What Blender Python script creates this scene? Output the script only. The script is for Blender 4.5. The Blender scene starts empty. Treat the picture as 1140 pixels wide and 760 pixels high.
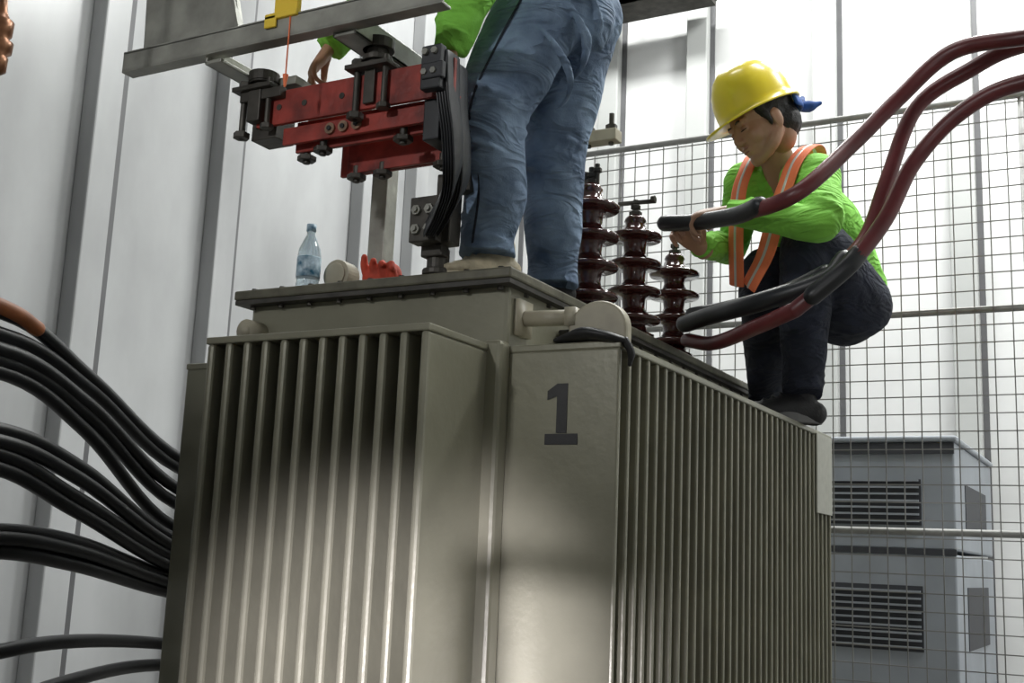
import bpy, bmesh, math, random
from mathutils import Vector, Matrix, Euler
random.seed(4)
sc=bpy.context.scene
COL=bpy.context.collection
sc.view_settings.view_transform='Standard'
V=Vector

# ---------------------------------------------------------------- materials
def mat(name,c,rough=.5,metal=0.,var=.0,nscale=6.,bump=0.,bscale=60.,spec=.5,c2=None,stretch=None,coat=0.,trans=0.,wr=0.,wscale=14.):
    m=bpy.data.materials.new(name);m.use_nodes=True
    nt=m.node_tree;b=nt.nodes['Principled BSDF']
    b.inputs['Base Color'].default_value=(*c,1)
    b.inputs['Roughness'].default_value=rough
    b.inputs['Metallic'].default_value=metal
    b.inputs['Specular IOR Level'].default_value=spec
    b.inputs['Coat Weight'].default_value=coat
    b.inputs['Transmission Weight'].default_value=trans
    tc=nt.nodes.new('ShaderNodeTexCoord')
    mp=nt.nodes.new('ShaderNodeMapping');nt.links.new(tc.outputs['Object'],mp.inputs['Vector'])
    if stretch:mp.inputs['Scale'].default_value=stretch
    if var>0 or c2:
        n=nt.nodes.new('ShaderNodeTexNoise');n.inputs['Scale'].default_value=nscale;n.inputs['Detail'].default_value=6
        nt.links.new(mp.outputs[0],n.inputs['Vector'])
        r=nt.nodes.new('ShaderNodeValToRGB')
        a=tuple(max(0,x*(1-var)) for x in c);bb=c2 if c2 else tuple(min(1,x*(1+var)) for x in c)
        r.color_ramp.elements[0].position=.32;r.color_ramp.elements[1].position=.68
        r.color_ramp.elements[0].color=(*a,1);r.color_ramp.elements[1].color=(*bb,1)
        nt.links.new(n.outputs['Fac'],r.inputs['Fac']);nt.links.new(r.outputs['Color'],b.inputs['Base Color'])
    last=None
    if bump>0:
        n2=nt.nodes.new('ShaderNodeTexNoise');n2.inputs['Scale'].default_value=bscale;n2.inputs['Detail'].default_value=4
        nt.links.new(mp.outputs[0],n2.inputs['Vector'])
        bp=nt.nodes.new('ShaderNodeBump');bp.inputs['Strength'].default_value=bump;bp.inputs['Distance'].default_value=.01
        nt.links.new(n2.outputs['Fac'],bp.inputs['Height']);last=bp
    if wr>0:   # cloth creases: ridged, stretched noise
        mp2=nt.nodes.new('ShaderNodeMapping');mp2.inputs['Scale'].default_value=(.55,.55,1.5);mp2.inputs['Rotation'].default_value=(.35,.5,.2)
        nt.links.new(tc.outputs['Object'],mp2.inputs['Vector'])
        n3=nt.nodes.new('ShaderNodeTexNoise');n3.inputs['Scale'].default_value=wscale;n3.inputs['Detail'].default_value=2;n3.inputs['Distortion'].default_value=1.1
        nt.links.new(mp2.outputs[0],n3.inputs['Vector'])
        ma=nt.nodes.new('ShaderNodeMath');ma.operation='SUBTRACT';ma.inputs[1].default_value=.5;nt.links.new(n3.outputs['Fac'],ma.inputs[0])
        mb=nt.nodes.new('ShaderNodeMath');mb.operation='ABSOLUTE';nt.links.new(ma.outputs[0],mb.inputs[0])
        b3=nt.nodes.new('ShaderNodeBump');b3.inputs['Strength'].default_value=wr;b3.inputs['Distance'].default_value=.06;b3.invert=True
        nt.links.new(mb.outputs[0],b3.inputs['Height'])
        if last:nt.links.new(last.outputs['Normal'],b3.inputs['Normal'])
        last=b3
    if last:nt.links.new(last.outputs['Normal'],b.inputs['Normal'])
    return m
M={}
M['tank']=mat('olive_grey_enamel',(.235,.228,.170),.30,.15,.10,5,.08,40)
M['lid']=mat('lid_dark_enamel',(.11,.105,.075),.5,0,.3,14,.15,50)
M['lidedge']=mat('dark_edge',(.045,.042,.036),.6,0,.4,20)  # dark mottled tone for the lid gasket and side rail
M['black']=mat('black_paint',(.012,.012,.013),.5,0,.3,40)
M['wallL']=mat('wall_grey_panel',(.36,.365,.37),.26,0,.34,.8,.04,4,stretch=(1,1,.45))  # broad mottling paints blurred shadows and reflections into the panel grey
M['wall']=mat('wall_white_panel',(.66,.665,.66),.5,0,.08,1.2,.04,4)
M['rib']=mat('wall_rib_grey',(.45,.46,.45),.5,0,.05,2)
M['joint']=mat('joint_dark',(.10,.10,.105),.6,0,.1,4)
M['floor']=mat('concrete_floor',(.16,.155,.15),.7,0,.2,3,.2,30)
M['ceil']=mat('ceiling_paint',(.5,.5,.5),.8)
M['steel']=mat('galvanised_steel',(.31,.31,.275),.42,.3,.25,10,.1,60)
M['steeld']=mat('dark_steel',(.06,.055,.047),.5,.4,.4,14,.1,60)
M['beige']=mat('beige_bracket',(.36,.33,.25),.5,0,.15,12)
M['red']=mat('red_oxide_paint',(.26,.032,.022),.5,0,.55,12,.2,40)
M['copper']=mat('bare_copper',(.30,.2,.14),.4,.7,.3,20)
M['porc']=mat('brown_porcelain',(.05,.012,.010),.12,0,.15,6,coat=.6)
M['cabR']=mat('maroon_cable_jacket',(.115,.020,.022),.38,0,.2,8)
M['cabB']=mat('black_cable_jacket',(.011,.012,.014),.4,0,.3,8)
M['cabO']=mat('orange_rust_cable_end',(.30,.10,.035),.5,0,.3,12)
M['jeans']=mat('blue_denim',(.080,.135,.24),.85,0,.35,7,.3,240,c2=(.26,.36,.50),wr=.8,wscale=10)
M['jeansd']=mat('dark_denim',(.013,.017,.032),.85,0,.3,8,.3,220,wr=.7,wscale=10)
M['lime']=mat('lime_green_shirt',(.25,.66,.08),.8,0,.10,8,.2,200,wr=.8,wscale=10)
M['orange']=mat('orange_vest_strap',(.92,.22,.09),.7,0,.08,12,.1,200)
M['silver']=mat('reflective_silver_tape',(.6,.6,.58),.4,.2,.05,12)
M['skin']=mat('skin_brown',(.42,.235,.15),.5,0,.10,9,.06,150)
M['lid_skin']=mat('eyelid_skin',(.33,.175,.11),.5)
M['hair']=mat('black_hair',(.01,.009,.009),.55,0,.3,60,.4,200)
M['hat']=mat('yellow_hard_hat',(.93,.74,.04),.28,0,.03,3,coat=.3)
M['blue']=mat('blue_bandana',(.02,.09,.34),.8,0,.4,25)
M['shoeb']=mat('black_shoe',(.014,.014,.016),.6,0,.3,20,.2,120)
M['shoew']=mat('beige_shoe',(.46,.40,.28),.6,0,.3,20,.2,120)
M['sole']=mat('shoe_sole_grey',(.14,.14,.14),.7)
M['lip']=mat('lip',(.30,.13,.10),.5)
M['mesh']=mat('fence_wire',(.27,.27,.26),.5,.3,.1,20)
M['railm']=mat('fence_rail_grey',(.34,.34,.33),.5,.2,.1,20)
M['ac']=mat('cabinet_grey_blue',(.34,.37,.41),.5,0,.08,4)
M['acd']=mat('louvre_dark',(.05,.053,.062),.6)
M['rubber']=mat('black_grey_laminate',(.028,.030,.034),.45,0,.3,12)
M['plastic']=mat('clear_bottle',(.75,.88,.95),.08,0,trans=.75)
M['label']=mat('bottle_label_blue',(.03,.28,.50),.4,0,.6,40,c2=(.6,.75,.85))
M['yel']=mat('yellow_strap',(.85,.6,.05),.6)
M['brass']=mat('brass',(.22,.10,.05),.35,.6,.4,12)
M['white']=mat('white_plate',(.38,.38,.33),.4,0,.08,30)
M['redbag']=mat('red_cloth',(.50,.06,.03),.75,0,.3,20)

def emis(name,c,s):
    m=bpy.data.materials.new(name);m.use_nodes=True
    b=m.node_tree.nodes['Principled BSDF'];b.inputs['Emission Color'].default_value=(*c,1);b.inputs['Emission Strength'].default_value=s
    return m
M['tube']=emis('fluorescent_tube',(1,1,1),4)

# ---------------------------------------------------------------- helpers
def group(name,loc=(0,0,0)):
    e=bpy.data.objects.new(name,None);COL.objects.link(e);e.location=loc;e.empty_display_size=.1
    return e
def finish(bm,name,m,parent=None,smooth=False,bevel=0,angle=35):
    bmesh.ops.recalc_face_normals(bm,faces=bm.faces)
    me=bpy.data.meshes.new(name);bm.to_mesh(me);bm.free()
    me.materials.append(M[m] if isinstance(m,str) else m)
    o=bpy.data.objects.new(name,me);COL.objects.link(o)
    if smooth:
        for p in me.polygons:p.use_smooth=True
    if bevel:
        b=o.modifiers.new('bev','BEVEL');b.width=bevel;b.segments=2;b.limit_method='ANGLE';b.angle_limit=math.radians(angle)
    if parent:
        o.parent=parent
        o.matrix_parent_inverse=Matrix.Translation(-V(parent.location))
    return o
def box(bm,a,b):
    x0,y0,z0=[min(a[i],b[i]) for i in range(3)];x1,y1,z1=[max(a[i],b[i]) for i in range(3)]
    vs=[bm.verts.new(p) for p in [(x0,y0,z0),(x1,y0,z0),(x1,y1,z0),(x0,y1,z0),(x0,y0,z1),(x1,y0,z1),(x1,y1,z1),(x0,y1,z1)]]
    for f in [(0,3,2,1),(4,5,6,7),(0,1,5,4),(1,2,6,5),(2,3,7,6),(3,0,4,7)]:bm.faces.new([vs[i] for i in f])
def boxes(lst,name,m,parent=None,bevel=0):
    bm=bmesh.new()
    for a,b in lst:box(bm,a,b)
    return finish(bm,name,m,parent,False,bevel)
def frame(d,up=V((0,0,1))):
    d=V(d).normalized();s=d.cross(V(up))
    if s.length<1e-4:s=d.cross(V((1,0,0)))
    s.normalize();return d,s,s.cross(d).normalized()
def bar(bm,a,b,w,h,up=(0,0,1)):
    a=V(a);b=V(b);d,s,u=frame(b-a,up)
    vs=[]
    for P in (a,b):
        for (i,j) in ((-1,-1),(1,-1),(1,1),(-1,1)):vs.append(bm.verts.new(P+s*w/2*i+u*h/2*j))
    for f in [(0,1,2,3),(7,6,5,4),(0,4,5,1),(1,5,6,2),(2,6,7,3),(3,7,4,0)]:bm.faces.new([vs[i] for i in f])
def cyl(bm,a,b,r,r2=None,seg=20):
    a=V(a);b=V(b);d,s,u=frame(b-a);r2=r if r2 is None else r2
    R=[]
    for P,rr in((a,r),(b,r2)):
        R.append([bm.verts.new(P+(s*math.cos(t)+u*math.sin(t))*rr) for t in [2*math.pi*i/seg for i in range(seg)]])
    for i in range(seg):
        j=(i+1)%seg;bm.faces.new((R[0][i],R[0][j],R[1][j],R[1][i]))
    bm.faces.new(R[0][::-1]);bm.faces.new(R[1])
def lathe(bm,o,prof,seg=40,axis=(0,0,1)):
    o=V(o);d,s,u=frame(axis,(0,1,0.01));R=[]
    for r,z in prof:
        R.append([bm.verts.new(o+d*z+(s*math.cos(t)+u*math.sin(t))*max(r,1e-4)) for t in [2*math.pi*i/seg for i in range(seg)]])
    for k in range(len(R)-1):
        for i in range(seg):
            j=(i+1)%seg;bm.faces.new((R[k][i],R[k][j],R[k+1][j],R[k+1][i]))
    bm.faces.new(R[0][::-1]);bm.faces.new(R[-1])
def ell(bm,c,r,rot=None,u=20,v=12):
    mt=Matrix.Translation(V(c))@(rot.to_4x4() if rot else Matrix.Identity(4))@Matrix.Diagonal((r[0],r[1],r[2],1))
    bmesh.ops.create_uvsphere(bm,u_segments=u,v_segments=v,radius=1,matrix=mt)
def catmull(P,n=6):
    P=[V(p) for p in P];out=[]
    Q=[P[0]*2-P[1]]+P+[P[-1]*2-P[-2]]
    for i in range(1,len(Q)-2):
        for k in range(n):
            t=k/n;a,b,c,d=Q[i-1],Q[i],Q[i+1],Q[i+2]
            out.append(.5*((2*b)+(c-a)*t+(2*a-5*b+4*c-d)*t*t+(-a+3*b-3*c+d)*t**3))
    out.append(P[-1]);return out
def lerpl(L,n):
    out=[]
    for i in range(len(L)-1):
        for k in range(n):
            t=k/n;t=t*t*(3-2*t)
            if isinstance(L[0],(tuple,list)):out.append(tuple(L[i][j]*(1-t)+L[i+1][j]*t for j in range(len(L[0]))))
            else:out.append(L[i]*(1-t)+L[i+1]*t)
    out.append(L[-1]);return out
def tubepts(bm,C,RR,seg=16,side=None,round_ends=True):
    n=len(C);rings=[]
    prev=None
    for i in range(n):
        t=(C[min(i+1,n-1)]-C[max(i-1,0)]).normalized()
        if side is not None: s=V(side)-t*V(side).dot(t)
        elif prev is None:
            s=t.cross(V((.13,.2,.97)));
            if s.length<.05:s=t.cross(V((1,0,0)))
        else: s=prev-t*prev.dot(t)
        s.normalize();prev=s;u=t.cross(s).normalized()
        rings.append((C[i],t,s,u,RR[i]))
    L=[]
    def ring(c,s,u,ra,rb):
        L.append([bm.verts.new(c+s*ra*math.cos(a)+u*rb*math.sin(a)) for a in [2*math.pi*k/seg for k in range(seg)]])
    if round_ends:
        c,t,s,u,(ra,rb)=rings[0];m_=min(ra,rb)
        for f in (.25,.65,.92):ring(c-t*m_*math.sqrt(1-f*f),s,u,ra*f,rb*f)
    for c,t,s,u,(ra,rb) in rings:ring(c,s,u,ra,rb)
    if round_ends:
        c,t,s,u,(ra,rb)=rings[-1];m_=min(ra,rb)
        for f in (.92,.65,.25):ring(c+t*m_*math.sqrt(1-f*f),s,u,ra*f,rb*f)
    for k in range(len(L)-1):
        for i in range(seg):
            j=(i+1)%seg;bm.faces.new((L[k][i],L[k][j],L[k+1][j],L[k+1][i]))
    bm.faces.new(L[0][::-1]);bm.faces.new(L[-1])
def limb(bm,P,R,n=5,seg=18,side=None,ends=True):
    C=catmull(P,n);RR=[(r,r) if not isinstance(r,(tuple,list)) else tuple(r) for r in R]
    tubepts(bm,C,lerpl(RR,n),seg,side,ends)
def rmesh(o,vox,sm=3,disp=0,dsize=.08,dtype='CLOUDS'):
    r=o.modifiers.new('rm','REMESH');r.mode='VOXEL';r.voxel_size=vox;r.use_smooth_shade=True
    if sm:
        s=o.modifiers.new('sm','SMOOTH');s.iterations=sm;s.factor=.5
    if disp:
        t=bpy.data.textures.new(o.name+'_t',dtype);t.noise_scale=dsize
        if dtype=='CLOUDS':t.noise_depth=2
        d=o.modifiers.new('dp','DISPLACE');d.texture=t;d.strength=disp;d.mid_level=.5;d.texture_coords='LOCAL'
def cable(name,P,r,m,parent,n=8,seg=14):
    bm=bmesh.new();C=catmull(P,n);tubepts(bm,C,[(r,r)]*len(C),seg)
    return finish(bm,name,m,parent,True)
def folds(bm,c,axis,r,n,amp,width,tilt=.3,ph=0,span=2.6):
    """raised cloth folds: short curved ridges that wrap partly round a limb"""
    c=V(c);d,s,u=frame(axis)
    for k in range(n):
        o=c+d*((k-(n-1)/2)*width);a0=ph+random.uniform(-.5,.5);P=[];Rr=[]
        for q in range(7):
            f=q/6;a=a0+(f-.5)*span
            P.append(o+(s*math.cos(a)+u*math.sin(a))*(r)+d*(tilt*width*2*(f-.5)+random.uniform(-.004,.004)))
            Rr.append(amp*(.25+math.sin(math.pi*f)))
        limb(bm,P,Rr,3,8)

# ---------------------------------------------------------------- camera
X=V((.87895,.05037,.47412));Y=V((.47493,-.18030,-.86129));Z=V((.04210,.98232,-.18243))
R=Matrix(((X[0],X[1],X[2]),(Y[0],Y[1],Y[2]),(Z[0],Z[1],Z[2])))
cd=bpy.data.cameras.new('camera');cam=bpy.data.objects.new('camera',cd);COL.objects.link(cam)
cam.matrix_world=Matrix.Translation((0,0,1.45))@R.to_4x4()
cd.sensor_width=36;cd.lens=1300/1140*36;cd.clip_start=.05
sc.camera=cam

# ---------------------------------------------------------------- room
XL,XR,YB,YF,ZC=-5.2,3.6,8.8,-3.2,7.5
boxes([((XL-.1,YF-.1,-.1),(XR+.1,YB+.1,0))],'floor','floor')
boxes([((XL-.1,YF-.1,ZC),(XR+.1,YB+.1,ZC+.1))],'ceiling','ceil')
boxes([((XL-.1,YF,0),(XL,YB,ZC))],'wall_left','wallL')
boxes([((XR,YF,0),(XR+.1,YB,ZC))],'wall_right','wall')
boxes([((XL,YB,0),(XR,YB+.1,ZC))],'wall_back','wall')
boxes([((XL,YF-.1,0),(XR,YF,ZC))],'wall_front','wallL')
g=group('wall_panel_ribs')
L=[];J=[]
for y in (2.3,3.35,4.42,5.45,6.95,7.65,8.3):
    L.append(((XL,y-.13,0),(XL+.12,y+.05,ZC)))
    J.append(((XL,y+.05,0),(XL+.04,y+.15,ZC)))
boxes(L,'rib_left','wallL',g,.01);boxes(J,'joint_left','joint',g)
L=[];J=[]
for x in (-4.9,-3.95,-3.15,-2.1,-1.1,-.1,.9,1.9,2.9):
    L.append(((x-.09,YB-.10,0),(x+.09,YB,ZC)))
    J.append(((x+.09,YB-.02,0),(x+.13,YB,ZC)))
boxes(L,'rib_back','rib',g,.01);boxes(J,'joint_back','joint',g)
g=group('cable_tray',(-3.6,8.4,6.0))
bm=bmesh.new()
box(bm,(-4.3,8.25,6.0),(-2.95,8.6,6.04))
for x in(-4.3,-3.62,-2.97):
    box(bm,(x,8.25,6.04),(x+.03,8.6,6.12))
    cyl(bm,(x+.015,8.42,6.1),(x+.015,8.42,ZC),.012,seg=8)
box(bm,(-4.3,8.25,6.0),(-2.95,8.27,6.14))
finish(bm,'tray_channel','steeld',g)

# ---------------------------------------------------------------- transformer
tr=group('power_transformer',(-1.97,3.8,0))
ZT=2.013;LX0,LX1,LY0,LY1=-2.441,-1.474,2.655,4.97
boxes([((-2.41,2.705,.22),(-1.505,4.93,2.19))],'tank_body','tank',tr,.012)
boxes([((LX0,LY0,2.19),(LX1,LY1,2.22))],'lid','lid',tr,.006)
boxes([((LX0+.004,LY0+.004,2.176),(LX1-.004,LY1-.004,2.189))],'lid_gasket','lidedge',tr)
boxes([((-2.40,2.75,.0),(-2.28,4.9,.22)),((-1.64,2.75,.0),(-1.52,4.9,.22))],'skid_rails','steeld',tr,.01)
fx0,fx1,fy=-2.262,-1.540,2.372
nf=12
L=[]
for i in range(nf):
    x=fx0+(fx1-.024-fx0)*i/(nf-1);L.append(((x,fy,.42),(x+.024,2.71,ZT-.018)))
boxes(L,'front_fins','tank',tr,.009)
boxes([((fx0-.004,fy-.002,ZT-.02),(fx1+.003,2.71,ZT)),((fx0,2.67,.42),(fx1,2.71,ZT-.02))],'front_fin_cap','tank',tr,.004)
bm=bmesh.new();box(bm,(-1.56,2.66,.42),(-1.498,2.72,ZT+.01));finish(bm,'corner_strip','tank',tr,False,.012)
def sidefins(xa,xb,name,wide):
    ny=35;L=[]
    for i in range(ny):
        y=2.715+(4.95-2.715)*i/(ny-1);L.append(((xa,y,.42),(xb,y+.018,ZT-.018)))
    boxes(L,name,'tank',tr,.006)
    boxes([((xa,2.713,ZT-.02),(xb+(.003 if xb>xa else -.003),4.975,ZT)),((xa,2.72,.42),(xa+(.04 if xb>xa else -.04),4.97,ZT-.02))],name+'_cap','tank',tr,.004)
sidefins(-1.505,-1.178,'right_fins',1)
sidefins(-2.41,-2.665,'left_fins',1)
boxes([((-1.50,3.0,ZT),(-1.42,4.95,ZT+.10))],'side_rail','lidedge',tr,.006)
bm=bmesh.new()
cyl(bm,(-2.37,2.64,2.09),(-2.37,2.71,2.09),.035);cyl(bm,(-2.37,2.635,2.09),(-2.37,2.66,2.09),.018)
box(bm,(-2.40,2.66,2.02),(-2.34,2.71,2.09))
finish(bm,'lug_front','beige',tr,True)
bm=bmesh.new()
pts=[];n=20
for k in range(n+1):
    a=math.pi*k/n;pts.append((-1.265+.085*math.cos(a),ZT+.045+.075*math.sin(a)))
pts=[(-1.18,ZT)]+pts+[(-1.35,ZT)]
f=[bm.verts.new((x,2.76,z)) for x,z in pts];b=[bm.verts.new((x,2.80,z)) for x,z in pts]
bm.faces.new(f);bm.faces.new(b[::-1])
for i in range(len(pts)):
    j=(i+1)%len(pts);bm.faces.new((f[i],b[i],b[j],f[j]))
finish(bm,'lifting_lug','beige',tr,False,.008)
bm=bmesh.new();cyl(bm,(-1.50,2.78,2.10),(-1.34,2.78,2.095),.022);box(bm,(-1.52,2.74,2.05),(-1.49,2.82,2.15));box(bm,(-1.36,2.755,2.07),(-1.33,2.80,2.12))
finish(bm,'lug_pipe','beige',tr,True)
bm=bmesh.new()
limb(bm,[(-1.36,2.74,ZT+.01),(-1.28,2.72,ZT+.022),(-1.22,2.71,ZT+.012),(-1.17,2.73,ZT+.0)],[(.03,.010),(.035,.018),(.03,.014),(.02,.01)],side=(0,1,0))
limb(bm,[(-1.17,2.73,ZT+.0),(-1.155,2.735,ZT-.03),(-1.16,2.74,ZT-.06)],[(.02,.010),(.016,.01),(.008,.006)])
finish(bm,'black_rag','black',tr,True)
bm=bmesh.new();yy=2.7125
def quad(x0,z0,x1,z1):box(bm,(x0,yy,z0),(x1,yy+.003,z1))
cx0=-1.338
quad(cx0-.014,1.775,cx0+.016,1.905);quad(cx0-.046,1.745,cx0+.048,1.773)
vs=[bm.verts.new(p) for p in[(cx0-.014,yy,1.905),(cx0-.014,yy,1.872),(cx0-.042,yy,1.862),(cx0-.042,yy,1.886)]]
bm.faces.new(vs)
finish(bm,'stencil_number','black',tr)
boxes([((-1.176,4.70,1.68),(-1.168,4.95,2.0))],'nameplate','white',tr,.002)
bm=bmesh.new()
for i in range(9):
    x=LX0+.05+i*(LX1-LX0-.1)/8;cyl(bm,(x,2.69,2.165),(x,2.69,2.230),.009,seg=6)
for i in range(16):
    y=2.8+i*.14;cyl(bm,(LX1-.03,y,2.165),(LX1-.03,y,2.230),.009,seg=6)
finish(bm,'lid_bolts','steeld',tr)

def bushing(y,h,tee,k):
    bm=bmesh.new()
    prof=[(.075,0.001),(.075,.02),(.05,.03),(.045,.05)]
    zs=[.075,.175,.275,.375] if h>.44 else [.065,.155,.25,.335]
    for z in zs:
        prof+=[(.042,z-.022),(.052,z-.012),(.094,z-.010),(.098,z-.002),(.094,z+.006),(.06,z+.016),(.044,z+.03)]
        prof+=[(.040,z+.045)]
    t=zs[-1]+.05
    prof+=[(.036,t),(.040,t+.008),(.036,t+.02),(.026,t+.03)]
    lathe(bm,(-1.575,y,2.22),prof)
    o=finish(bm,'hv_bushing' ,'porc',None,True)
    bm=bmesh.new()
    b=2.22+t;bx=-1.575
    cyl(bm,(bx,y,b+.02),(bx,y,b+.045),.024,seg=6);cyl(bm,(bx,y,b+.02),(bx,y,b+.09),.010,seg=12);cyl(bm,(bx,y,b+.055),(bx,y,b+.07),.018,seg=6)
    if tee:
        bar(bm,(bx-.06,y-.02,b+.075),(bx+.07,y+.02,b+.085),.02,.012);cyl(bm,(bx+.06,y,b+.085),(bx+.075,y,b+.085),.014)
    if k==0:
        cyl(bm,(bx-.02,y,b+.03),(bx-.02,y,b+.075),.012,seg=6);cyl(bm,(bx+.02,y,b+.03),(bx+.02,y,b+.10),.009,seg=8);cyl(bm,(bx+.02,y,b+.07),(bx+.02,y,b+.085),.016,seg=6)
    finish(bm,'terminal_stud','steeld',o,False,.002)
for k,(y,h,t) in enumerate(((3.36,.47,0),(3.74,.47,1),(4.14,.43,0))):bushing(y,h,t,k)

# ---------------------------------------------------------------- overhead steelwork with red busbars
fr=group('busbar_gantry',(-2.1,2.4,2.22))
bm=bmesh.new()
box(bm,(-2.615,2.285,2.815),(-1.50,2.295,2.875));box(bm,(-2.615,2.285,2.868),(-1.50,2.35,2.878))
box(bm,(-2.615,2.285,2.812),(-1.50,2.33,2.820))
finish(bm,'main_beam','steel',fr,False,.002)
bm=bmesh.new()
box(bm,(-1.865,2.32,2.80),(-1.79,2.98,2.81));box(bm,(-1.865,2.32,2.80),(-1.857,2.98,2.865));box(bm,(-1.797,2.32,2.80),(-1.79,2.98,2.865))
box(bm,(-2.30,2.30,2.79),(-2.24,2.76,2.80));box(bm,(-2.30,2.30,2.79),(-2.292,2.76,2.85))
box(bm,(-2.28,2.46,2.765),(-2.10,2.54,2.79))
finish(bm,'cross_beams','steel',fr,False,.002)
bm=bmesh.new()
p=[(-2.60,2.88),(-2.22,2.88),(-2.25,3.02),(-2.36,3.25),(-2.62,3.25)]
f=[bm.verts.new((x,2.345,z)) for x,z in p];b=[bm.verts.new((x,2.353,z)) for x,z in p]
bm.faces.new(f);bm.faces.new(b[::-1])
for i in range(5):
    j=(i+1)%5;bm.faces.new((f[i],b[i],b[j],f[j]))
bar(bm,(-2.22,2.35,2.88),(-2.26,2.35,3.02),.03,.012)
finish(bm,'gusset_plate','steel',fr,False,.002)
boxes([((-2.13,2.90,2.22),(-2.07,2.96,2.83)),((-2.30,2.72,2.79),(-2.08,2.78,2.83)),((-2.13,2.74,2.80),(-2.07,2.96,2.83))],'gantry_leg','steel',fr,.003)

bb=group('red_busbar_assembly',(-1.9,2.5,2.6))
def redbar(x0,x1,y,z,h,holes,nm):
    bm=bmesh.new();box(bm,(x0,y-.007,z-h/2),(x1,y+.007,z+h/2));finish(bm,nm,'red',bb,False,.002)
    bm=bmesh.new()
    for hx in holes:
        cyl(bm,(hx,y-.009,z),(hx,y-.0072,z),.009,seg=14)
    if holes:finish(bm,nm+'_holes','steeld',bb)
redbar(-2.20,-1.54,2.43,2.680,.100,[-2.12,-2.03,-1.9],'bar_upper')
redbar(-2.10,-1.56,2.49,2.607,.092,[],'bar_middle')
redbar(-1.98,-1.62,2.58,2.560,.095,[],'bar_lower')
redbar(-2.12,-1.64,2.455,2.60,.05,[],'bar_short')
redbar(-2.05,-1.64,2.64,2.59,.12,[],'bar_rear')
bm=bmesh.new()
for hx in(-1.95,-1.905,-1.86):
    cyl(bm,(hx,2.44,2.60),(hx,2.447,2.60),.016,seg=18)
finish(bm,'copper_washers','copper',bb)
bm=bmesh.new()
for hx in(-1.95,-1.905,-1.86):cyl(bm,(hx,2.436,2.60),(hx,2.44,2.60),.007,seg=12)
finish(bm,'washer_holes','black',bb)
bm=bmesh.new()
for cx_,zt in((-2.20,2.80),(-1.80,2.83)):
    box(bm,(cx_-.07,2.385,2.735),(cx_+.07,2.55,2.749))
    cyl(bm,(cx_,2.44,2.745),(cx_,2.44,zt-.015),.030);cyl(bm,(cx_,2.44,2.765),(cx_,2.44,2.78),.042);cyl(bm,(cx_-.0,2.44,zt-.03),(cx_,2.44,zt),.045)
    cyl(bm,(cx_-.045,2.415,2.60),(cx_-.045,2.415,2.77),.010,seg=8)
    cyl(bm,(cx_-.045,2.415,2.60),(cx_-.045,2.415,2.618),.024,seg=6)
    cyl(bm,(cx_-.045,2.415,2.749),(cx_-.045,2.415,2.77),.02,seg=6)
    cyl(bm,(cx_+.05,2.41,2.62),(cx_+.05,2.41,2.77),.009,seg=8);cyl(bm,(cx_+.05,2.41,2.615),(cx_+.05,2.41,2.63),.02,seg=6)
box(bm,(-1.82,2.410,2.64),(-1.785,2.42,2.75))
for (x,y,z) in((-2.07,2.50,2.550),(-1.95,2.58,2.505),(-1.72,2.47,2.55),(-1.99,2.47,2.555),(-1.86,2.58,2.505),(-1.66,2.58,2.505)):
    cyl(bm,(x,y,z-.02),(x,y,z+.03),.011,seg=8);cyl(bm,(x,y,z-.012),(x,y,z+.003),.028,seg=6)
box(bm,(-2.25,2.40,2.705),(-2.10,2.52,2.735))
box(bm,(-2.23,2.44,2.60),(-2.14,2.52,2.70))
finish(bm,'clamps_and_bolts','steeld',bb,False,.002)
boxes([((-2.215,2.395,2.64),(-2.17,2.425,2.735)),((-1.70,2.66,2.45),(-1.62,2.70,2.62))],'end_blocks','steeld',bb,.003)
boxes([((-1.64,2.44,2.52),(-1.59,2.54,2.70))],'end_clamp','rubber',bb,.004)

lv=group('flexible_connector',(-1.62,2.6,2.3))
for k,(dy,dx) in enumerate(((0,0),(.075,-.02))):
    bm=bmesh.new()
    for q in range(5):
        off=q*.008
        C=catmull([(-1.58+dx+off,2.425+dy,2.74),(-1.575+dx+off,2.43+dy,2.63),(-1.575+dx+off,2.46+dy,2.53),(-1.595+dx+off,2.50+dy,2.44),(-1.65+dx+off,2.55+dy*.8,2.38),(-1.72+dx+off,2.60+dy*.6,2.33)],6)
        tubepts(bm,C,[(.0036,.036)]*len(C),8,side=(1,0,0.3))
    finish(bm,'laminate_%d'%(k+1),'rubber',lv,True)
boxes([((-1.61,2.37,2.63),(-1.55,2.40,2.75)),((-1.605,2.365,2.655),(-1.54,2.385,2.70))],'strap_plate','rubber',lv,.004)
bm=bmesh.new()
tx=-.045
box(bm,(-1.735+tx,2.61,2.30),(-1.645+tx,2.66,2.43));box(bm,(-1.725+tx,2.66,2.27),(-1.655+tx,2.70,2.36))
cyl(bm,(-1.69+tx,2.70,2.221),(-1.69+tx,2.70,2.30),.032)
cyl(bm,(-1.69+tx,2.70,2.221),(-1.69+tx,2.70,2.24),.044)
box(bm,(-1.67+tx,2.64,2.30),(-1.62+tx,2.70,2.50))
finish(bm,'lv_terminal','steeld',lv,False,.004)
bm=bmesh.new()
for x in(-1.71+tx,-1.668+tx):
    for z in(2.335,2.39):
        cyl(bm,(x,2.60,z),(x,2.612,z),.015,seg=6);cyl(bm,(x,2.592,z),(x,2.60,z),.008,seg=8)
for x,z in((-1.595,2.73),(-1.567,2.73),(-1.595,2.675),(-1.567,2.675)):cyl(bm,(x,2.36,z),(x,2.371,z),.009,seg=6)
finish(bm,'terminal_bolts','steel',lv)
g=group('rear_busbar_bracket',(-1.9,3.72,2.22))
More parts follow.
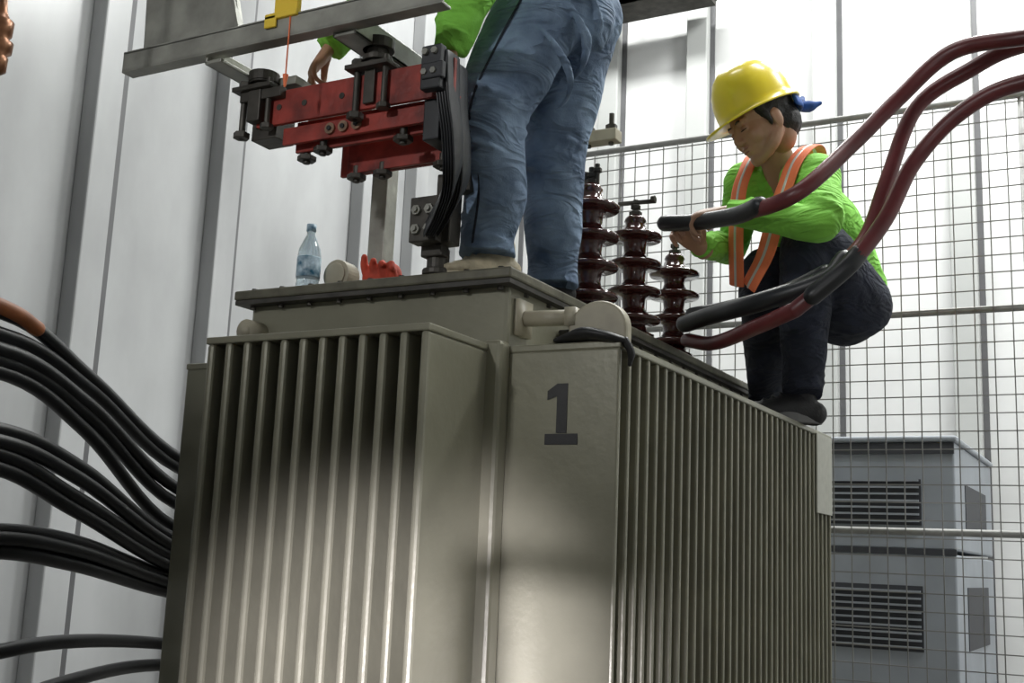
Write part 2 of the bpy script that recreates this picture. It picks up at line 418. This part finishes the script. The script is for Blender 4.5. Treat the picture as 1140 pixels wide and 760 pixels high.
bm=bmesh.new();box(bm,(-2.25,3.69,2.96),(-1.64,3.75,3.005));box(bm,(-1.98,3.69,2.221),(-1.92,3.75,2.965));finish(bm,'bracket_bar','beige',g,False,.004)
bm=bmesh.new()
for x in(-1.76,-1.67):
    cyl(bm,(x,3.72,2.95),(x,3.72,3.07),.010,seg=8);cyl(bm,(x,3.72,3.005),(x,3.72,3.025),.022,seg=6)
finish(bm,'bracket_bolts','steeld',g)
g=group('yellow_lifting_strap',(-2.0,2.3,2.9))
bm=bmesh.new();box(bm,(-2.07,2.275,2.868),(-1.96,2.36,2.886));box(bm,(-2.06,2.30,2.88),(-1.98,2.32,3.05));box(bm,(-2.07,2.275,2.845),(-2.03,2.283,2.88));finish(bm,'strap','yel',g,False,.003)
bm=bmesh.new();cyl(bm,(-1.985,2.283,2.87),(-1.985,2.283,2.69),.0022,seg=6);cyl(bm,(-1.985,2.283,2.70),(-1.985,2.283,2.665),.008,.003,seg=8);finish(bm,'plumb_line','orange',g)
g=group('hanging_insulator_fitting',(-2.46,1.766,2.6))
bm=bmesh.new();lathe(bm,(-2.47,1.766,2.575),[(.012,0),(.026,.01),(.028,.045),(.022,.05),(.034,.06),(.036,.085),(.022,.095),(.03,.105),(.032,.14),(.02,.15),(.012,.17),(.010,.2)]);finish(bm,'insulator_body','brass',g,True)
bm=bmesh.new();cyl(bm,(-2.47,1.766,2.76),(-2.47,1.766,ZC),.008,seg=10);finish(bm,'hanger_rod','steeld',g)

# ---------------------------------------------------------------- small things on the lid
g=group('water_bottle',(-2.245,2.76,2.22))
bm=bmesh.new();lathe(bm,(-2.245,2.76,2.221),[(.028,0),(.036,.006),(.036,.03),(.034,.036),(.036,.045),(.036,.12),(.033,.14),(.018,.175),(.013,.185),(.013,.20)]);finish(bm,'bottle_body','plastic',g,True)
bm=bmesh.new();lathe(bm,(-2.245,2.76,2.22),[(.0366,.05),(.0372,.052),(.0372,.112),(.0366,.114)]);finish(bm,'bottle_label','label',g,True)
bm=bmesh.new();cyl(bm,(-2.245,2.76,2.418),(-2.245,2.76,2.44),.015);finish(bm,'bottle_cap','label',g,True)
g=group('round_cover_cap',(-2.20,2.83,2.22))
bm=bmesh.new();cyl(bm,(-2.17,2.80,2.285),(-2.17,2.86,2.285),.048,seg=28);cyl(bm,(-2.17,2.795,2.285),(-2.17,2.80,2.285),.036,seg=28);box(bm,(-2.20,2.81,2.221),(-2.14,2.85,2.25));finish(bm,'cap_disc','beige',g,False,.004)
g=group('red_glove_pair',(-2.03,2.8,2.22))
bm=bmesh.new()
ell(bm,(-2.02,2.80,2.262),(.045,.03,.04));ell(bm,(-1.97,2.81,2.265),(.035,.03,.042))
for k in range(4):limb(bm,[(-2.04+.03*k,2.79,2.26),(-2.045+.032*k,2.775,2.295),(-2.04+.034*k,2.765,2.32-.014*k)],[.014,.013,.010],3,10)
o=finish(bm,'glove_cloth','redbag',g,True);rmesh(o,.004,2)

# ---------------------------------------------------------------- cables
g=group('maroon_hv_cables',(-.6,3.7,2.7))
cA=[(.9,3.3,2.4),(.45,3.5,2.9),(.05,3.64,3.06),(-.272,3.681,3.093),(-.489,3.734,3.106),(-.657,3.727,2.971),(-.783,3.636,2.804),(-.929,3.476,2.602),(-1.169,3.639,2.606)]
cB=[(.95,3.5,2.4),(.5,3.7,2.95),(.05,3.8,3.13),(-.285,3.839,3.138),(-.453,3.872,3.095),(-.623,3.86,2.985),(-.711,3.808,2.728),(-.778,3.758,2.513),(-.886,3.671,2.369)]
cC=[(.9,3.3,2.1),(.45,3.5,2.7),(.05,3.66,2.92),(-.279,3.706,2.957),(-.467,3.732,2.898),(-.613,3.74,2.755),(-.697,3.678,2.552),(-.801,3.598,2.386),(-.961,3.595,2.261)]
cable('cable_1',cA,.026,'cabR',g);cable('cable_2',cB,.026,'cabR',g);cable('cable_3',cC,.026,'cabR',g)
cable('sleeve_1',[(-1.06,3.54,2.60),(-1.169,3.639,2.606),(-1.355,3.763,2.637),(-1.49,3.813,2.660)],.030,'cabB',g)
cable('sleeve_2',[(-.83,3.70,2.44),(-.886,3.671,2.369),(-1.09,3.686,2.318),(-1.30,3.84,2.32),(-1.46,3.95,2.315)],.032,'cabB',g)
cable('sleeve_3a',[(-.77,3.62,2.43),(-.801,3.598,2.386),(-.90,3.58,2.30)],.031,'cabB',g)
cable('cable_3b',[(-.961,3.595,2.261),(-1.12,3.70,2.235),(-1.323,3.88,2.225),(-1.46,3.98,2.26)],.026,'cabR',g)
cable('tail_2',[(-.89,3.70,2.40),(-1.05,3.80,2.37),(-1.28,3.95,2.365),(-1.46,4.03,2.365)],.028,'cabB',g)

g=group('black_lv_cables',(-2.8,2.3,1.5))
lv_=[(345,420,510),(370,432,520),(388,450,545),(400,462,560),(412,480,585),(478,522,600),(492,535,612),(505,556,622),(520,570,632),(592,603,640),(600,612,648),(614,628,658),(730,712,714),(800,757,737)]
for k,(a,b,c) in enumerate(lv_):
    z0=1.45+3*(.16396-.00075563*(a-380));z1=1.45+3.4*(.1672-.00075563*(b-380));z2=1.45+4*(.17043-.00075563*(c-380))
    j=random.uniform(-.03,.03)
    P=[(-2.75+j,.5,.05),(-2.5+j,.75,z0*.5),(-2.46+j,1.35,z0*.96+.0),(-2.574+j,1.945-j,z0),(-2.70+j,2.37-j,z1),(-2.905+j,2.98,z2),(-2.95,3.6,z2-.08),(-2.9,4.3,z2-.05)]
    cable('lv_cable_%d'%(k+1),P,.0200,'cabB',g)
P=[(-2.46,1.40,2.06),(-2.574,1.945,2.03),(-2.62,2.1,2.005)]
cable('cable_end_orange',P,.0215,'cabO',g)

# ---------------------------------------------------------------- fence
g=group('wire_mesh_fence',(-.3,5.4,0))
bm=bmesh.new();YFn=5.4;fx_0,fx_1=-2.75,2.6;s=.078
n=int((fx_1-fx_0)/s)
for i in range(n+1):
    x=fx_0+i*s;box(bm,(x-.0024,YFn-.0024,0.05),(x+.0024,YFn+.0024,3.58))
for i in range(int(3.55/s)+1):
    z=.05+i*s;box(bm,(fx_0,YFn-.0072,z-.0024),(fx_1,YFn-.0025,z+.0024))
finish(bm,'mesh_wires','mesh',g)
bm=bmesh.new()
for z in(3.60,2.62,1.64,.66,.05):cyl(bm,(fx_0,YFn+.02,z),(fx_1,YFn+.02,z),.016)
for x in(fx_0,-.42,.95,fx_1):cyl(bm,(x,YFn+.03,0),(x,YFn+.03,3.60),.02)
finish(bm,'fence_rails','railm',g,True)

# ---------------------------------------------------------------- cabinet behind fence
g=group('ventilated_cabinet',(-1.15,6.9,0))
x0,x1,y0,y1=-1.85,-.857,6.2,7.7
boxes([((x0,y0,0.1),(x1,y1,1.56)),((x0,y0+.01,1.58),(x1,y1,2.12)),((x0-.01,y0-.015,2.12),(x1+.015,y1,2.15)),((x0+.02,y0+.03,0),(x1-.02,y1,.1))],'cabinet_body','ac',g,.01)
L=[];D=[]
for (za,zb) in((1.70,1.93),(1.08,1.40),(.35,.85)):
    D.append(((-1.50,y0-.004,za),(-1.02,y0+.012,zb)))
    z=za+.015
    while z<zb-.01:
        L.append(((-1.49,y0-.018,z),(-1.03,y0-.002,z+.010)));z+=.034
    D.append(((x1-.01,y0+.35,za),(x1+.004,y1-.3,zb)))
D.append(((x0,y0-.004,2.06),(x1-.0,y0+.012,2.115)));D.append(((x0,y0-.004,1.555),(x1,y0+.012,1.585)))
boxes(D,'louvre_recess','acd',g);boxes(L,'louvre_slats','ac',g)

# unseen rail added below the view to cast a shadow band on the panel
g=group('shadow_band_rail',(.2,1.0,0))
bm=bmesh.new()
for z in(1.01,.5):cyl(bm,(-.92,1.0,z),(1.8,1.0,z),.022)
for x in(-.90,.4,1.8):cyl(bm,(x,1.0,0),(x,1.0,1.01),.022)
finish(bm,'shadow_rail_tubes','yel',g,True)

# ---------------------------------------------------------------- people
def hand(name,parent,wrist,dirv,dorsal,s=1.,mirror=1,curl=(25,35,25),spread=.0):
    f=V(dirv).normalized();dz=V(dorsal);dz=(dz-f*dz.dot(f)).normalized();sx=f.cross(dz).normalized()*mirror
    Rm=Matrix((sx,f,dz)).transposed()
    def T(p):return V(wrist)+Rm@(V(p)*s)
    bm=bmesh.new()
    side=sx
    limb(bm,[T((0,-.03,0)),T((0,.0,0)),T((0,.035,0)),T((0,.07,.002)),T((0,.092,0))],[(.027*s,.02*s),(.027*s,.019*s),(.036*s,.018*s),(.041*s,.015*s),(.038*s,.012*s)],4,18,side=side)
    for k,(x,l) in enumerate(((.031,.070),(.010,.080),(-.012,.074),(-.032,.058))):
        a=0;p=V((x,.086-.004*abs(k-1),0));P=[V((x*.8,.06,0)),p.copy()];r0=.0095-.0006*k
        for seg_,c in zip((.42,.33,.25),curl):
            a+=math.radians(c+4*k);p=p+V((spread*x*4*seg_*l,math.cos(a)*l*seg_*1.15,-math.sin(a)*l*seg_*1.15));P.append(p.copy())
        limb(bm,[T(q) for q in P],[r0*s,r0*s*1.03,r0*s,r0*s*.92,r0*s*.78],3,10)
    P=[(.018,.018,-.006),(.038,.042,-.016),(.047,.066,-.03),(.042,.088,-.042)]
    limb(bm,[T(q) for q in P],[.015*s,.0125*s,.0105*s,.008*s],3,10)
    o=finish(bm,name,'skin',parent,True);rmesh(o,.0032*s,2)
    return o
def shoe(name,parent,heel,dirv,length,sz,m='shoeb',ms='sole',hh=1.):
    f=V((dirv[0],dirv[1],0)).normalized();sd=V((f.y,-f.x,0));h=V(heel);L_=length
    def T(x,y,z):return V((h.x,h.y,sz))+sd*x+f*y+V((0,0,z*hh))
    bm=bmesh.new();w=L_*.17
    limb(bm,[T(0,.08*L_,.06*L_+.02),T(0,.3*L_,.15*L_),T(0,.55*L_,.12*L_),T(0,.8*L_,.085*L_),T(0,.93*L_,.07*L_)],[(w*.75,.13*L_),(w*.85,.17*L_*hh),(w*.95,.125*L_*hh),(w,.08*L_*hh),(w*.7,.055*L_*hh)],5,18,side=sd)
    limb(bm,[T(0,.18*L_,.12*L_),T(0,.17*L_,.30*L_),T(0,.16*L_,.38*L_)],[w*.75,w*.68,w*.66],3,16)
    for q in range(4):
        y=(.42+.09*q)*L_;z=(.27-.035*q)*L_
        limb(bm,[T(-w*.5,y,z-.01),T(0,y+.004,z+.012*L_/.28),T(w*.5,y,z-.01)],[.006]*3,3,8)
    o=finish(bm,name,m,parent,True);rmesh(o,.005,1)
    bm=bmesh.new();N=28;a=[];b=[]
    for k in range(N):
        t=2*math.pi*k/N;y=.5*L_+.5*L_*math.cos(t);x=w*1.05*math.sin(t)*(1 if math.cos(t)>0 else .85)
        a.append(bm.verts.new(T(x,y,0)));b.append(bm.verts.new(T(x*.98,y,.03*L_/.28)))
    bm.faces.new(a[::-1]);bm.faces.new(b)
    for k in range(N):
        j=(k+1)%N;bm.faces.new((a[k],a[j],b[j],b[k]))
    finish(bm,name+'_sole',ms,parent,False,.004)
def head(parent,c,face,up,s=1.,hat=True):
    f=V(face).normalized();u=V(up);u=(u-f*u.dot(f)).normalized();r=f.cross(u).normalized()
    Rm=Matrix((r,f,u)).transposed();c=V(c)
    MT=Matrix.Translation(c)@Rm.to_4x4()@Matrix.Scale(s,4)
    def fin(bm,n,m,sm=True):
        bmesh.ops.transform(bm,matrix=MT,verts=bm.verts);return finish(bm,n,m,parent,sm)
    bm=bmesh.new()
    ell(bm,(0,-.012,.035),(.076,.096,.080));ell(bm,(0,.020,-.012),(.065,.066,.072));ell(bm,(0,.034,-.052),(.050,.047,.045))
    ell(bm,(0,.060,-.086),(.024,.021,.019))
    for q in(-1,1):
        ell(bm,(q*.036,.054,-.024),(.025,.026,.028));ell(bm,(q*.028,.073,.024),(.026,.012,.009))
        ell(bm,(q*.074,-.010,-.008),(.007,.017,.030));ell(bm,(q*.010,.088,-.029),(.009,.010,.008))
        ell(bm,(q*.030,.074,.004),(.015,.009,.010))
        limb(bm,[(q*.050,-.005,-.04),(q*.047,.025,-.066),(q*.03,.045,-.082),(q*.01,.06,-.092)],[.022,.022,.018,.016],3,10)
    limb(bm,[(0,.080,.020),(0,.088,.0),(0,.097,-.022),(0,.091,-.031)],[.007,.008,.010,.008],4,12)
    ell(bm,(0,.080,-.050),(.021,.011,.0055));ell(bm,(0,.078,-.060),(.018,.010,.0065))
    ell(bm,(0,-.04,-.04),(.055,.045,.06))
    o=fin(bm,'head','skin');rmesh(o,.0036*s,3)
    bm=bmesh.new()
    for q in(-1,1):
        ell(bm,(q*.030,.0760,.0055),(.0135,.0085,.0072))
    fin(bm,'lowered_eyelids','lid_skin')
    bm=bmesh.new()
    for q in(-1,1):
        limb(bm,[(q*.015,.0855,.0265),(q*.030,.0855,.0285),(q*.047,.072,.023)],[.0018,.003,.0016],3,8)
        limb(bm,[(q*.018,.0812,.0),(q*.030,.0845,-.0018),(q*.043,.0765,.0)],[.0012,.0017,.0012],3,6)
    fin(bm,'brows_and_lashes','hair')
    bm=bmesh.new();ell(bm,(0,.0845,-.0495),(.018,.0075,.003));ell(bm,(0,.083,-.0590),(.015,.007,.004));fin(bm,'lips','lip')
    bm=bmesh.new()
    ell(bm,(0,-.022,.040),(.081,.096,.083));ell(bm,(0,-.058,-.015),(.070,.058,.060))
    for q in(-1,1):limb(bm,[(q*.070,.03,.04),(q*.072,.016,.0),(q*.069,.012,-.02)],[.012,.009,.005],3,8)
    o=fin(bm,'hair','hair');rmesh(o,.005*s,1,.006*s,.02)
    if hat:
        bm=bmesh.new();N=48;rings=[]
        prof=[(1.0,0),(1.0,.02),(.975,.055),(.90,.085),(.76,.113),(.55,.132),(.3,.142),(.02,.146)]
        def ring(k,z,extra=0,brim=False):
            L_=[]
            for i in range(N):
                t=2*math.pi*i/N;cx_,sy=math.cos(t),math.sin(t)
                fr_=max(0,sy);e=(.012+.042*fr_**1.6) if brim else 0
                a=.098*k+e;b=.120*k+e
                zz=z-(.010*fr_**2 if brim else 0)
                if not brim and k<.97: zz+=.007*math.exp(-(cx_*k*.1/.016)**2)
                L_.append(bm.verts.new((a*cx_,b*sy-.008,.036+zz)))
            return L_
        rings.append(ring(1,-.003,brim=True));rings.append(ring(1,.003,brim=True))
        for k,z in prof:rings.append(ring(k,z+.006))
        for a in range(len(rings)-1):
            for i in range(N):
                j=(i+1)%N;bm.faces.new((rings[a][i],rings[a][j],rings[a+1][j],rings[a+1][i]))
        bm.faces.new(rings[-1])
        inner=ring(.97,.0)
        for i in range(N):
            j=(i+1)%N;bm.faces.new((rings[0][j],rings[0][i],inner[i],inner[j]))
        top=ring(.80,.09);
        for i in range(N):
            j=(i+1)%N;bm.faces.new((inner[j],inner[i],top[i],top[j]))
        bm.faces.new(top)
        fin(bm,'hard_hat','hat')
        bm=bmesh.new()
        limb(bm,[(.07,-.09,.02),(.04,-.122,.015),(0,-.132,.012),(-.04,-.122,.015),(-.07,-.09,.02)],[(.006,.02)]*5,3,10)
        limb(bm,[(0,-.13,.012),(.02,-.16,.02),(.035,-.185,.035)],[.014,.016,.008],3,10)
        limb(bm,[(0,-.13,.012),(-.005,-.165,-.002),(-.01,-.20,-.006)],[.014,.017,.006],3,10)
        limb(bm,[(.085,-.02,.03),(.088,-.05,.022),(.075,-.09,.02)],[(.006,.016)]*3,3,10)
        fin(bm,'bandana','blue')

# ---- crouching worker
w2=group('crouching_worker',(-1.05,4.2,2.013))
hL=V((-.975,4.55,2.475));hR=V((-1.115,4.66,2.49));kL=V((-1.055,4.13,2.645));kR=V((-1.268,4.286,2.58))
aL=V((-1.170,4.49,2.13));aR=V((-1.38,4.72,2.13))
bm=bmesh.new()
limb(bm,[hL,(hL+kL)/2+V((.01,0,.005)),kL,(kL*.55+aL*.45)+V((.0,-.01,0)),aL+V((0,0,.05)),aL],[.140,.122,.094,.096,.078,.080],6,22,None,False)
limb(bm,[hR,(hR+kR)/2,kR,(kR*.5+aR*.5),aR+V((0,0,.05)),aR],[.130,.115,.090,.088,.074,.076],6,20,None,False)
ell(bm,kL,(.093,.093,.09));ell(bm,kR,(.09,.09,.088))
limb(bm,[hR+V((-.01,.02,.0)),(hL+hR)/2+V((0,.03,.0)),hL+V((.01,.0,0))],[.13,.145,.13],4,18)
limb(bm,[(hL+hR)/2,(hL+hR)/2+V((-.0,-.07,.13))],[(.17,.13),(.16,.12)],4,20,side=(hL-hR))
folds(bm,kL+V((.01,.07,-.05)),aL-kL,.092,4,.007,.03,.5,2.5);folds(bm,aL+V((0,0,.07)),V((0,0,1)),.078,3,.007,.028,.5,1)
o=finish(bm,'trousers','jeansd',w2,True);rmesh(o,.009,3,.012,.10)
shL=V((-.990,4.00,2.835));shR=V((-1.311,4.189,2.91));neck=V((-1.143,4.112,2.90));pel=V((-1.04,4.60,2.55))
sd=(shL-shR).normalized()
TC=[pel,V((-1.06,4.50,2.66)),V((-1.09,4.36,2.76)),V((-1.125,4.23,2.83)),V((-1.145,4.14,2.89))]
TR=[(.190,.15),(.185,.15),(.195,.15),(.19,.115),(.10,.075)]
elL=V((-.925,3.80,2.600));wL=V((-1.235,3.745,2.655));elR=V((-1.400,4.307,2.691));wR=V((-1.418,3.975,2.61))
bm=bmesh.new()
limb(bm,TC,TR,6,26,side=sd)
limb(bm,[shR+V((.06,-.02,-.0)),shR,],[.085,.08],3,16);limb(bm,[shL-V((.06,-.02,-.0)),shL],[.085,.08],3,16)
ell(bm,shL,(.083,.083,.083));ell(bm,shR,(.08,.08,.08));ell(bm,elL,(.063,.063,.063));ell(bm,elR,(.06,.06,.06))
limb(bm,[shL,(shL+elL)/2,elL,(elL*.5+wL*.5),wL],[.085,.075,.066,.058,.046],6,18,None,False)
limb(bm,[shR,(shR+elR)/2,elR,(elR*.5+wR*.5),wR],[.083,.070,.062,.055,.045],6,18,None,False)
folds(bm,elL+V((0,.03,.04)),shL-elL,.070,3,.007,.030,.6,2);folds(bm,(elL+wL)/2,wL-elL,.056,5,.006,.040,.7,1.2)
folds(bm,(elR+wR)/2,wR-elR,.054,4,.006,.035,.7,1.2)
folds(bm,V((-1.07,4.43,2.71)),TC[3]-TC[0],.150,4,.009,.065,.6,0,3)
folds(bm,V((-1.07,4.43,2.71)),TC[3]-TC[0],.150,4,.009,.065,-.6,3.0,3)
o=finish(bm,'lime_shirt','lime',w2,True);rmesh(o,.009,3,.012,.09)
bm=bmesh.new();limb(bm,[V((-1.14,4.145,2.87)),V((-1.155,4.07,2.945)),V((-1.165,4.03,2.99))],[.068,.062,.060],4,18);finish(bm,'neck','skin',w2,True)
def band(nm,P,w,m,side,off=.006):
    bm=bmesh.new();limb(bm,P,[(w,off)]*len(P),5,12,side=side);return finish(bm,nm,m,w2,True)
sL=[(-1.08,4.33,2.96),(-1.035,4.17,2.985),(-1.027,4.04,2.965),(-1.055,3.945,2.88),(-1.085,3.925,2.78),(-1.14,3.99,2.68),(-1.205,4.085,2.582),(-1.28,4.14,2.485)]
sR=[(-1.26,4.36,2.98),(-1.25,4.22,3.015),(-1.25,4.12,2.99),(-1.262,4.055,2.92),(-1.29,4.045,2.825),(-1.315,4.09,2.682),(-1.335,4.165,2.499)]
band('vest_strap_left',sL,.042,'orange',sd);band('vest_strap_right',sR,.042,'orange',sd)
band('vest_tape_left',sL,.010,'silver',sd,.008);band('vest_tape_right',sR,.010,'silver',sd,.008)
band('vest_back_left',[(-1.08,4.33,2.96),(-1.00,4.50,2.86),(-.95,4.65,2.73),(-.93,4.73,2.58)],.040,'orange',sd)
band('vest_back_right',[(-1.26,4.36,2.98),(-1.17,4.56,2.87),(-1.11,4.72,2.73),(-1.08,4.79,2.58)],.040,'orange',sd)
head(w2,(-1.175,3.945,3.035),(-.64,-.60,-.46),(-.20,-.12,1),1.27)
hand('hand_left',w2,wL,(-.95,.16,.04),(.10,-.45,1),1.25,1,(32,45,32))
hand('hand_right',w2,wR,(-.30,-.80,.40),(-.5,.1,.9),1.25,-1,(30,42,30))
shoe('shoe_left',w2,(-1.115,4.57,0),(-.86,-.50),.38,2.014,'shoeb','sole')
shoe('shoe_right',w2,(-1.35,4.80,0),(-.4,-.9),.33,2.014,'shoeb','shoeb')

# ---- standing worker
w1=group('standing_worker',(-1.55,2.95,2.22))
aN=V((-1.635,2.80,2.295));kN=V((-1.600,2.715,2.66));hN=V((-1.480,2.81,3.05))
aF=V((-1.575,3.10,2.27));kF=V((-1.545,3.02,2.68));hF=V((-1.470,2.995,3.07))
bm=bmesh.new()
limb(bm,[hN,(hN+kN)/2+V((-.015,0,0)),kN,(kN+aN)/2+V((.020,0.01,0)),aN+V((0,0,.06)),aN],[.138,.124,.104,.090,.078,.083],7,26,None,False)
limb(bm,[hF,(hF+kF)/2,kF,(kF+aF)/2,aF+V((0,0,.06)),aF],[.132,.118,.100,.090,.076,.080],7,26,None,False)
limb(bm,[(hN+hF)/2+V((.03,0,-.02)),(hN+hF)/2+V((.01,0,.10)),V((-1.53,2.89,3.24))],[(.155,.13),(.165,.13),(.15,.11)],5,22,side=(0,1,0))
ell(bm,hN+V((.05,.0,.0)),(.095,.10,.12));ell(bm,hF+V((.05,.0,.0)),(.095,.10,.12))
folds(bm,kN,aN-hN,.100,5,.009,.040,.6,3.4,3);folds(bm,kN+V((0,0,-.02)),aN-hN,.100,4,.009,.050,-.7,5.6,2.4)
folds(bm,aN+V((0.01,0,.06)),V((0,0,1)),.080,4,.009,.030,.4,3.8,3.4)
folds(bm,hN+V((0,0,-.12)),kN-hN,.128,4,.010,.06,1.1,4.4,2.6)
folds(bm,kF,aF-hF,.096,4,.009,.045,.6,4,3);folds(bm,(hN+hF)/2+V((.03,0,-.03)),V((0,0,1)),.15,3,.009,.06,.8,5.4,2)
o=finish(bm,'jeans','jeans',w1,True);rmesh(o,.006,3,.010,.12)
bm=bmesh.new()
limb(bm,[hN+V((.03,-.142,.11)),hN+V((.01,-.142,-.02)),(hN+kN)/2+V((.0,-.127,0)),kN+V((.0,-.107,.0)),(kN+aN)/2+V((.02,-.085,0)),aN+V((.0,-.084,.02))],[.0035]*6,6,8)
limb(bm,[hN+V((.07,-.118,.02)),hN+V((.10,-.095,-.03)),hN+V((.14,-.045,-.03)),hN+V((.145,-.03,.06))],[.004]*4,4,8)
finish(bm,'denim_seams','jeansd',w1,True)
bm=bmesh.new();limb(bm,[V((-1.525,2.88,3.20)),V((-1.535,2.87,3.235))],[(.17,.135),(.168,.133)],2,26,side=(0,1,0));finish(bm,'belt','black',w1,True)
bm=bmesh.new()
limb(bm,[V((-1.53,2.88,3.20)),V((-1.56,2.84,3.30)),V((-1.65,2.76,3.40)),V((-1.74,2.68,3.47)),V((-1.78,2.64,3.50))],[(.17,.13),(.17,.13),(.19,.125),(.18,.10),(.08,.07)],6,24,side=(-.35,.9,0))
sN=V((-1.66,2.52,3.39));sF=V((-1.80,2.84,3.45))
eN=V((-1.575,2.55,3.03));wN=V((-1.645,2.56,2.82))
eF=V((-1.965,2.68,3.15));wF=V((-2.072,2.565,2.91))
ell(bm,sN,(.08,.08,.08));ell(bm,sF,(.077,.077,.077));ell(bm,eN,(.074,.074,.074));ell(bm,eF,(.058,.058,.058))
limb(bm,[V((-1.72,2.66,3.44)),sN,(sN+eN)/2,eN,(eN+wN)/2,wN],[.09,.078,.082,.078,.064,.050],6,18,None,False)
limb(bm,[V((-1.74,2.72,3.46)),sF,(sF+eF)/2,eF,(eF+wF)/2,wF],[.09,.075,.068,.060,.055,.046],6,18,None,False)
folds(bm,(eN+wN)/2,wN-eN,.062,4,.007,.035,.6,3,3);folds(bm,(eF+wF)/2,wF-eF,.052,4,.006,.035,.6,3,3)
o=finish(bm,'lime_shirt','lime',w1,True);rmesh(o,.009,3,.012,.09)
bm=bmesh.new();limb(bm,[V((-1.75,2.67,3.47)),V((-1.80,2.61,3.54))],[.06,.056],3,16);finish(bm,'neck','skin',w1,True)
head(w1,(-1.85,2.56,3.60),(-.75,-.25,-.6),(-.45,-.2,.87),1.0)
hand('hand_far',w1,wF,(-.42,-.25,-.86),(-.6,-.6,.4),1.0,1,(20,30,25))
hand('hand_near',w1,wN,(.20,-.35,-.92),(.5,.8,-.2),1.0,-1,(20,30,25))
shoe('shoe_near',w1,(-1.575,2.875,0),(-.58,-.81),.232,2.221,'shoew','shoew',1.25)
shoe('shoe_far',w1,(-1.54,3.17,0),(-.75,-.65),.27,2.221,'shoeb','sole')

# ---------------------------------------------------------------- lights
w=bpy.data.worlds.new('world');sc.world=w;w.use_nodes=True
w.node_tree.nodes['Background'].inputs[0].default_value=(.8,.85,.9,1);w.node_tree.nodes['Background'].inputs[1].default_value=.1
def area(name,loc,rot,sx,sy,p,c=(.985,1,.975)):
    l=bpy.data.lights.new(name,'AREA');l.shape='RECTANGLE';l.size=sx;l.size_y=sy;l.energy=p;l.color=c
    o=bpy.data.objects.new(name,l);COL.objects.link(o);o.location=loc;o.rotation_euler=rot;return o
for k,(x,y,p) in enumerate(((-.6,7.3,245),(-3.4,6.9,165),(1.8,6.0,200),(-.2,4.4,95),(-2.4,3.0,34))):
    area('ceiling_light',(x,y,7.2),(0,0,0),1.4,.5,p)
    g=group('ceiling_lamp',(x,y,7.3));boxes([((x-.7,y-.25,7.25),(x+.7,y+.25,7.5))],'lamp_housing','white',g,.01);boxes([((x-.65,y-.2,7.235),(x+.65,y+.2,7.25))],'lamp_panel','tube',g)
def spot(name,loc,tgt,p,ang,blend,size,c=(1,1,1)):
    l=bpy.data.lights.new(name,'SPOT');l.energy=p;l.spot_size=math.radians(ang);l.spot_blend=blend;l.shadow_soft_size=size;l.color=c
    o=bpy.data.objects.new(name,l);COL.objects.link(o);o.location=loc;o.rotation_euler=(V(tgt)-V(loc)).to_track_quat('-Z','Y').to_euler();return o
spot('work_light',(-2.2,-1.6,3.4),(-1.4,3.2,2.8),190,42,.7,.12)
spot('worker_fill',(.5,-.8,1.9),(-1.05,4.1,2.75),55,18,.5,.08)  # added fill light on the crouching worker, not a lamp of the room
spot('floor_work_light',(-.3,-.6,.6),(-1.66,2.5,1.08),1250,22,.85,.06,(.94,.90,1))
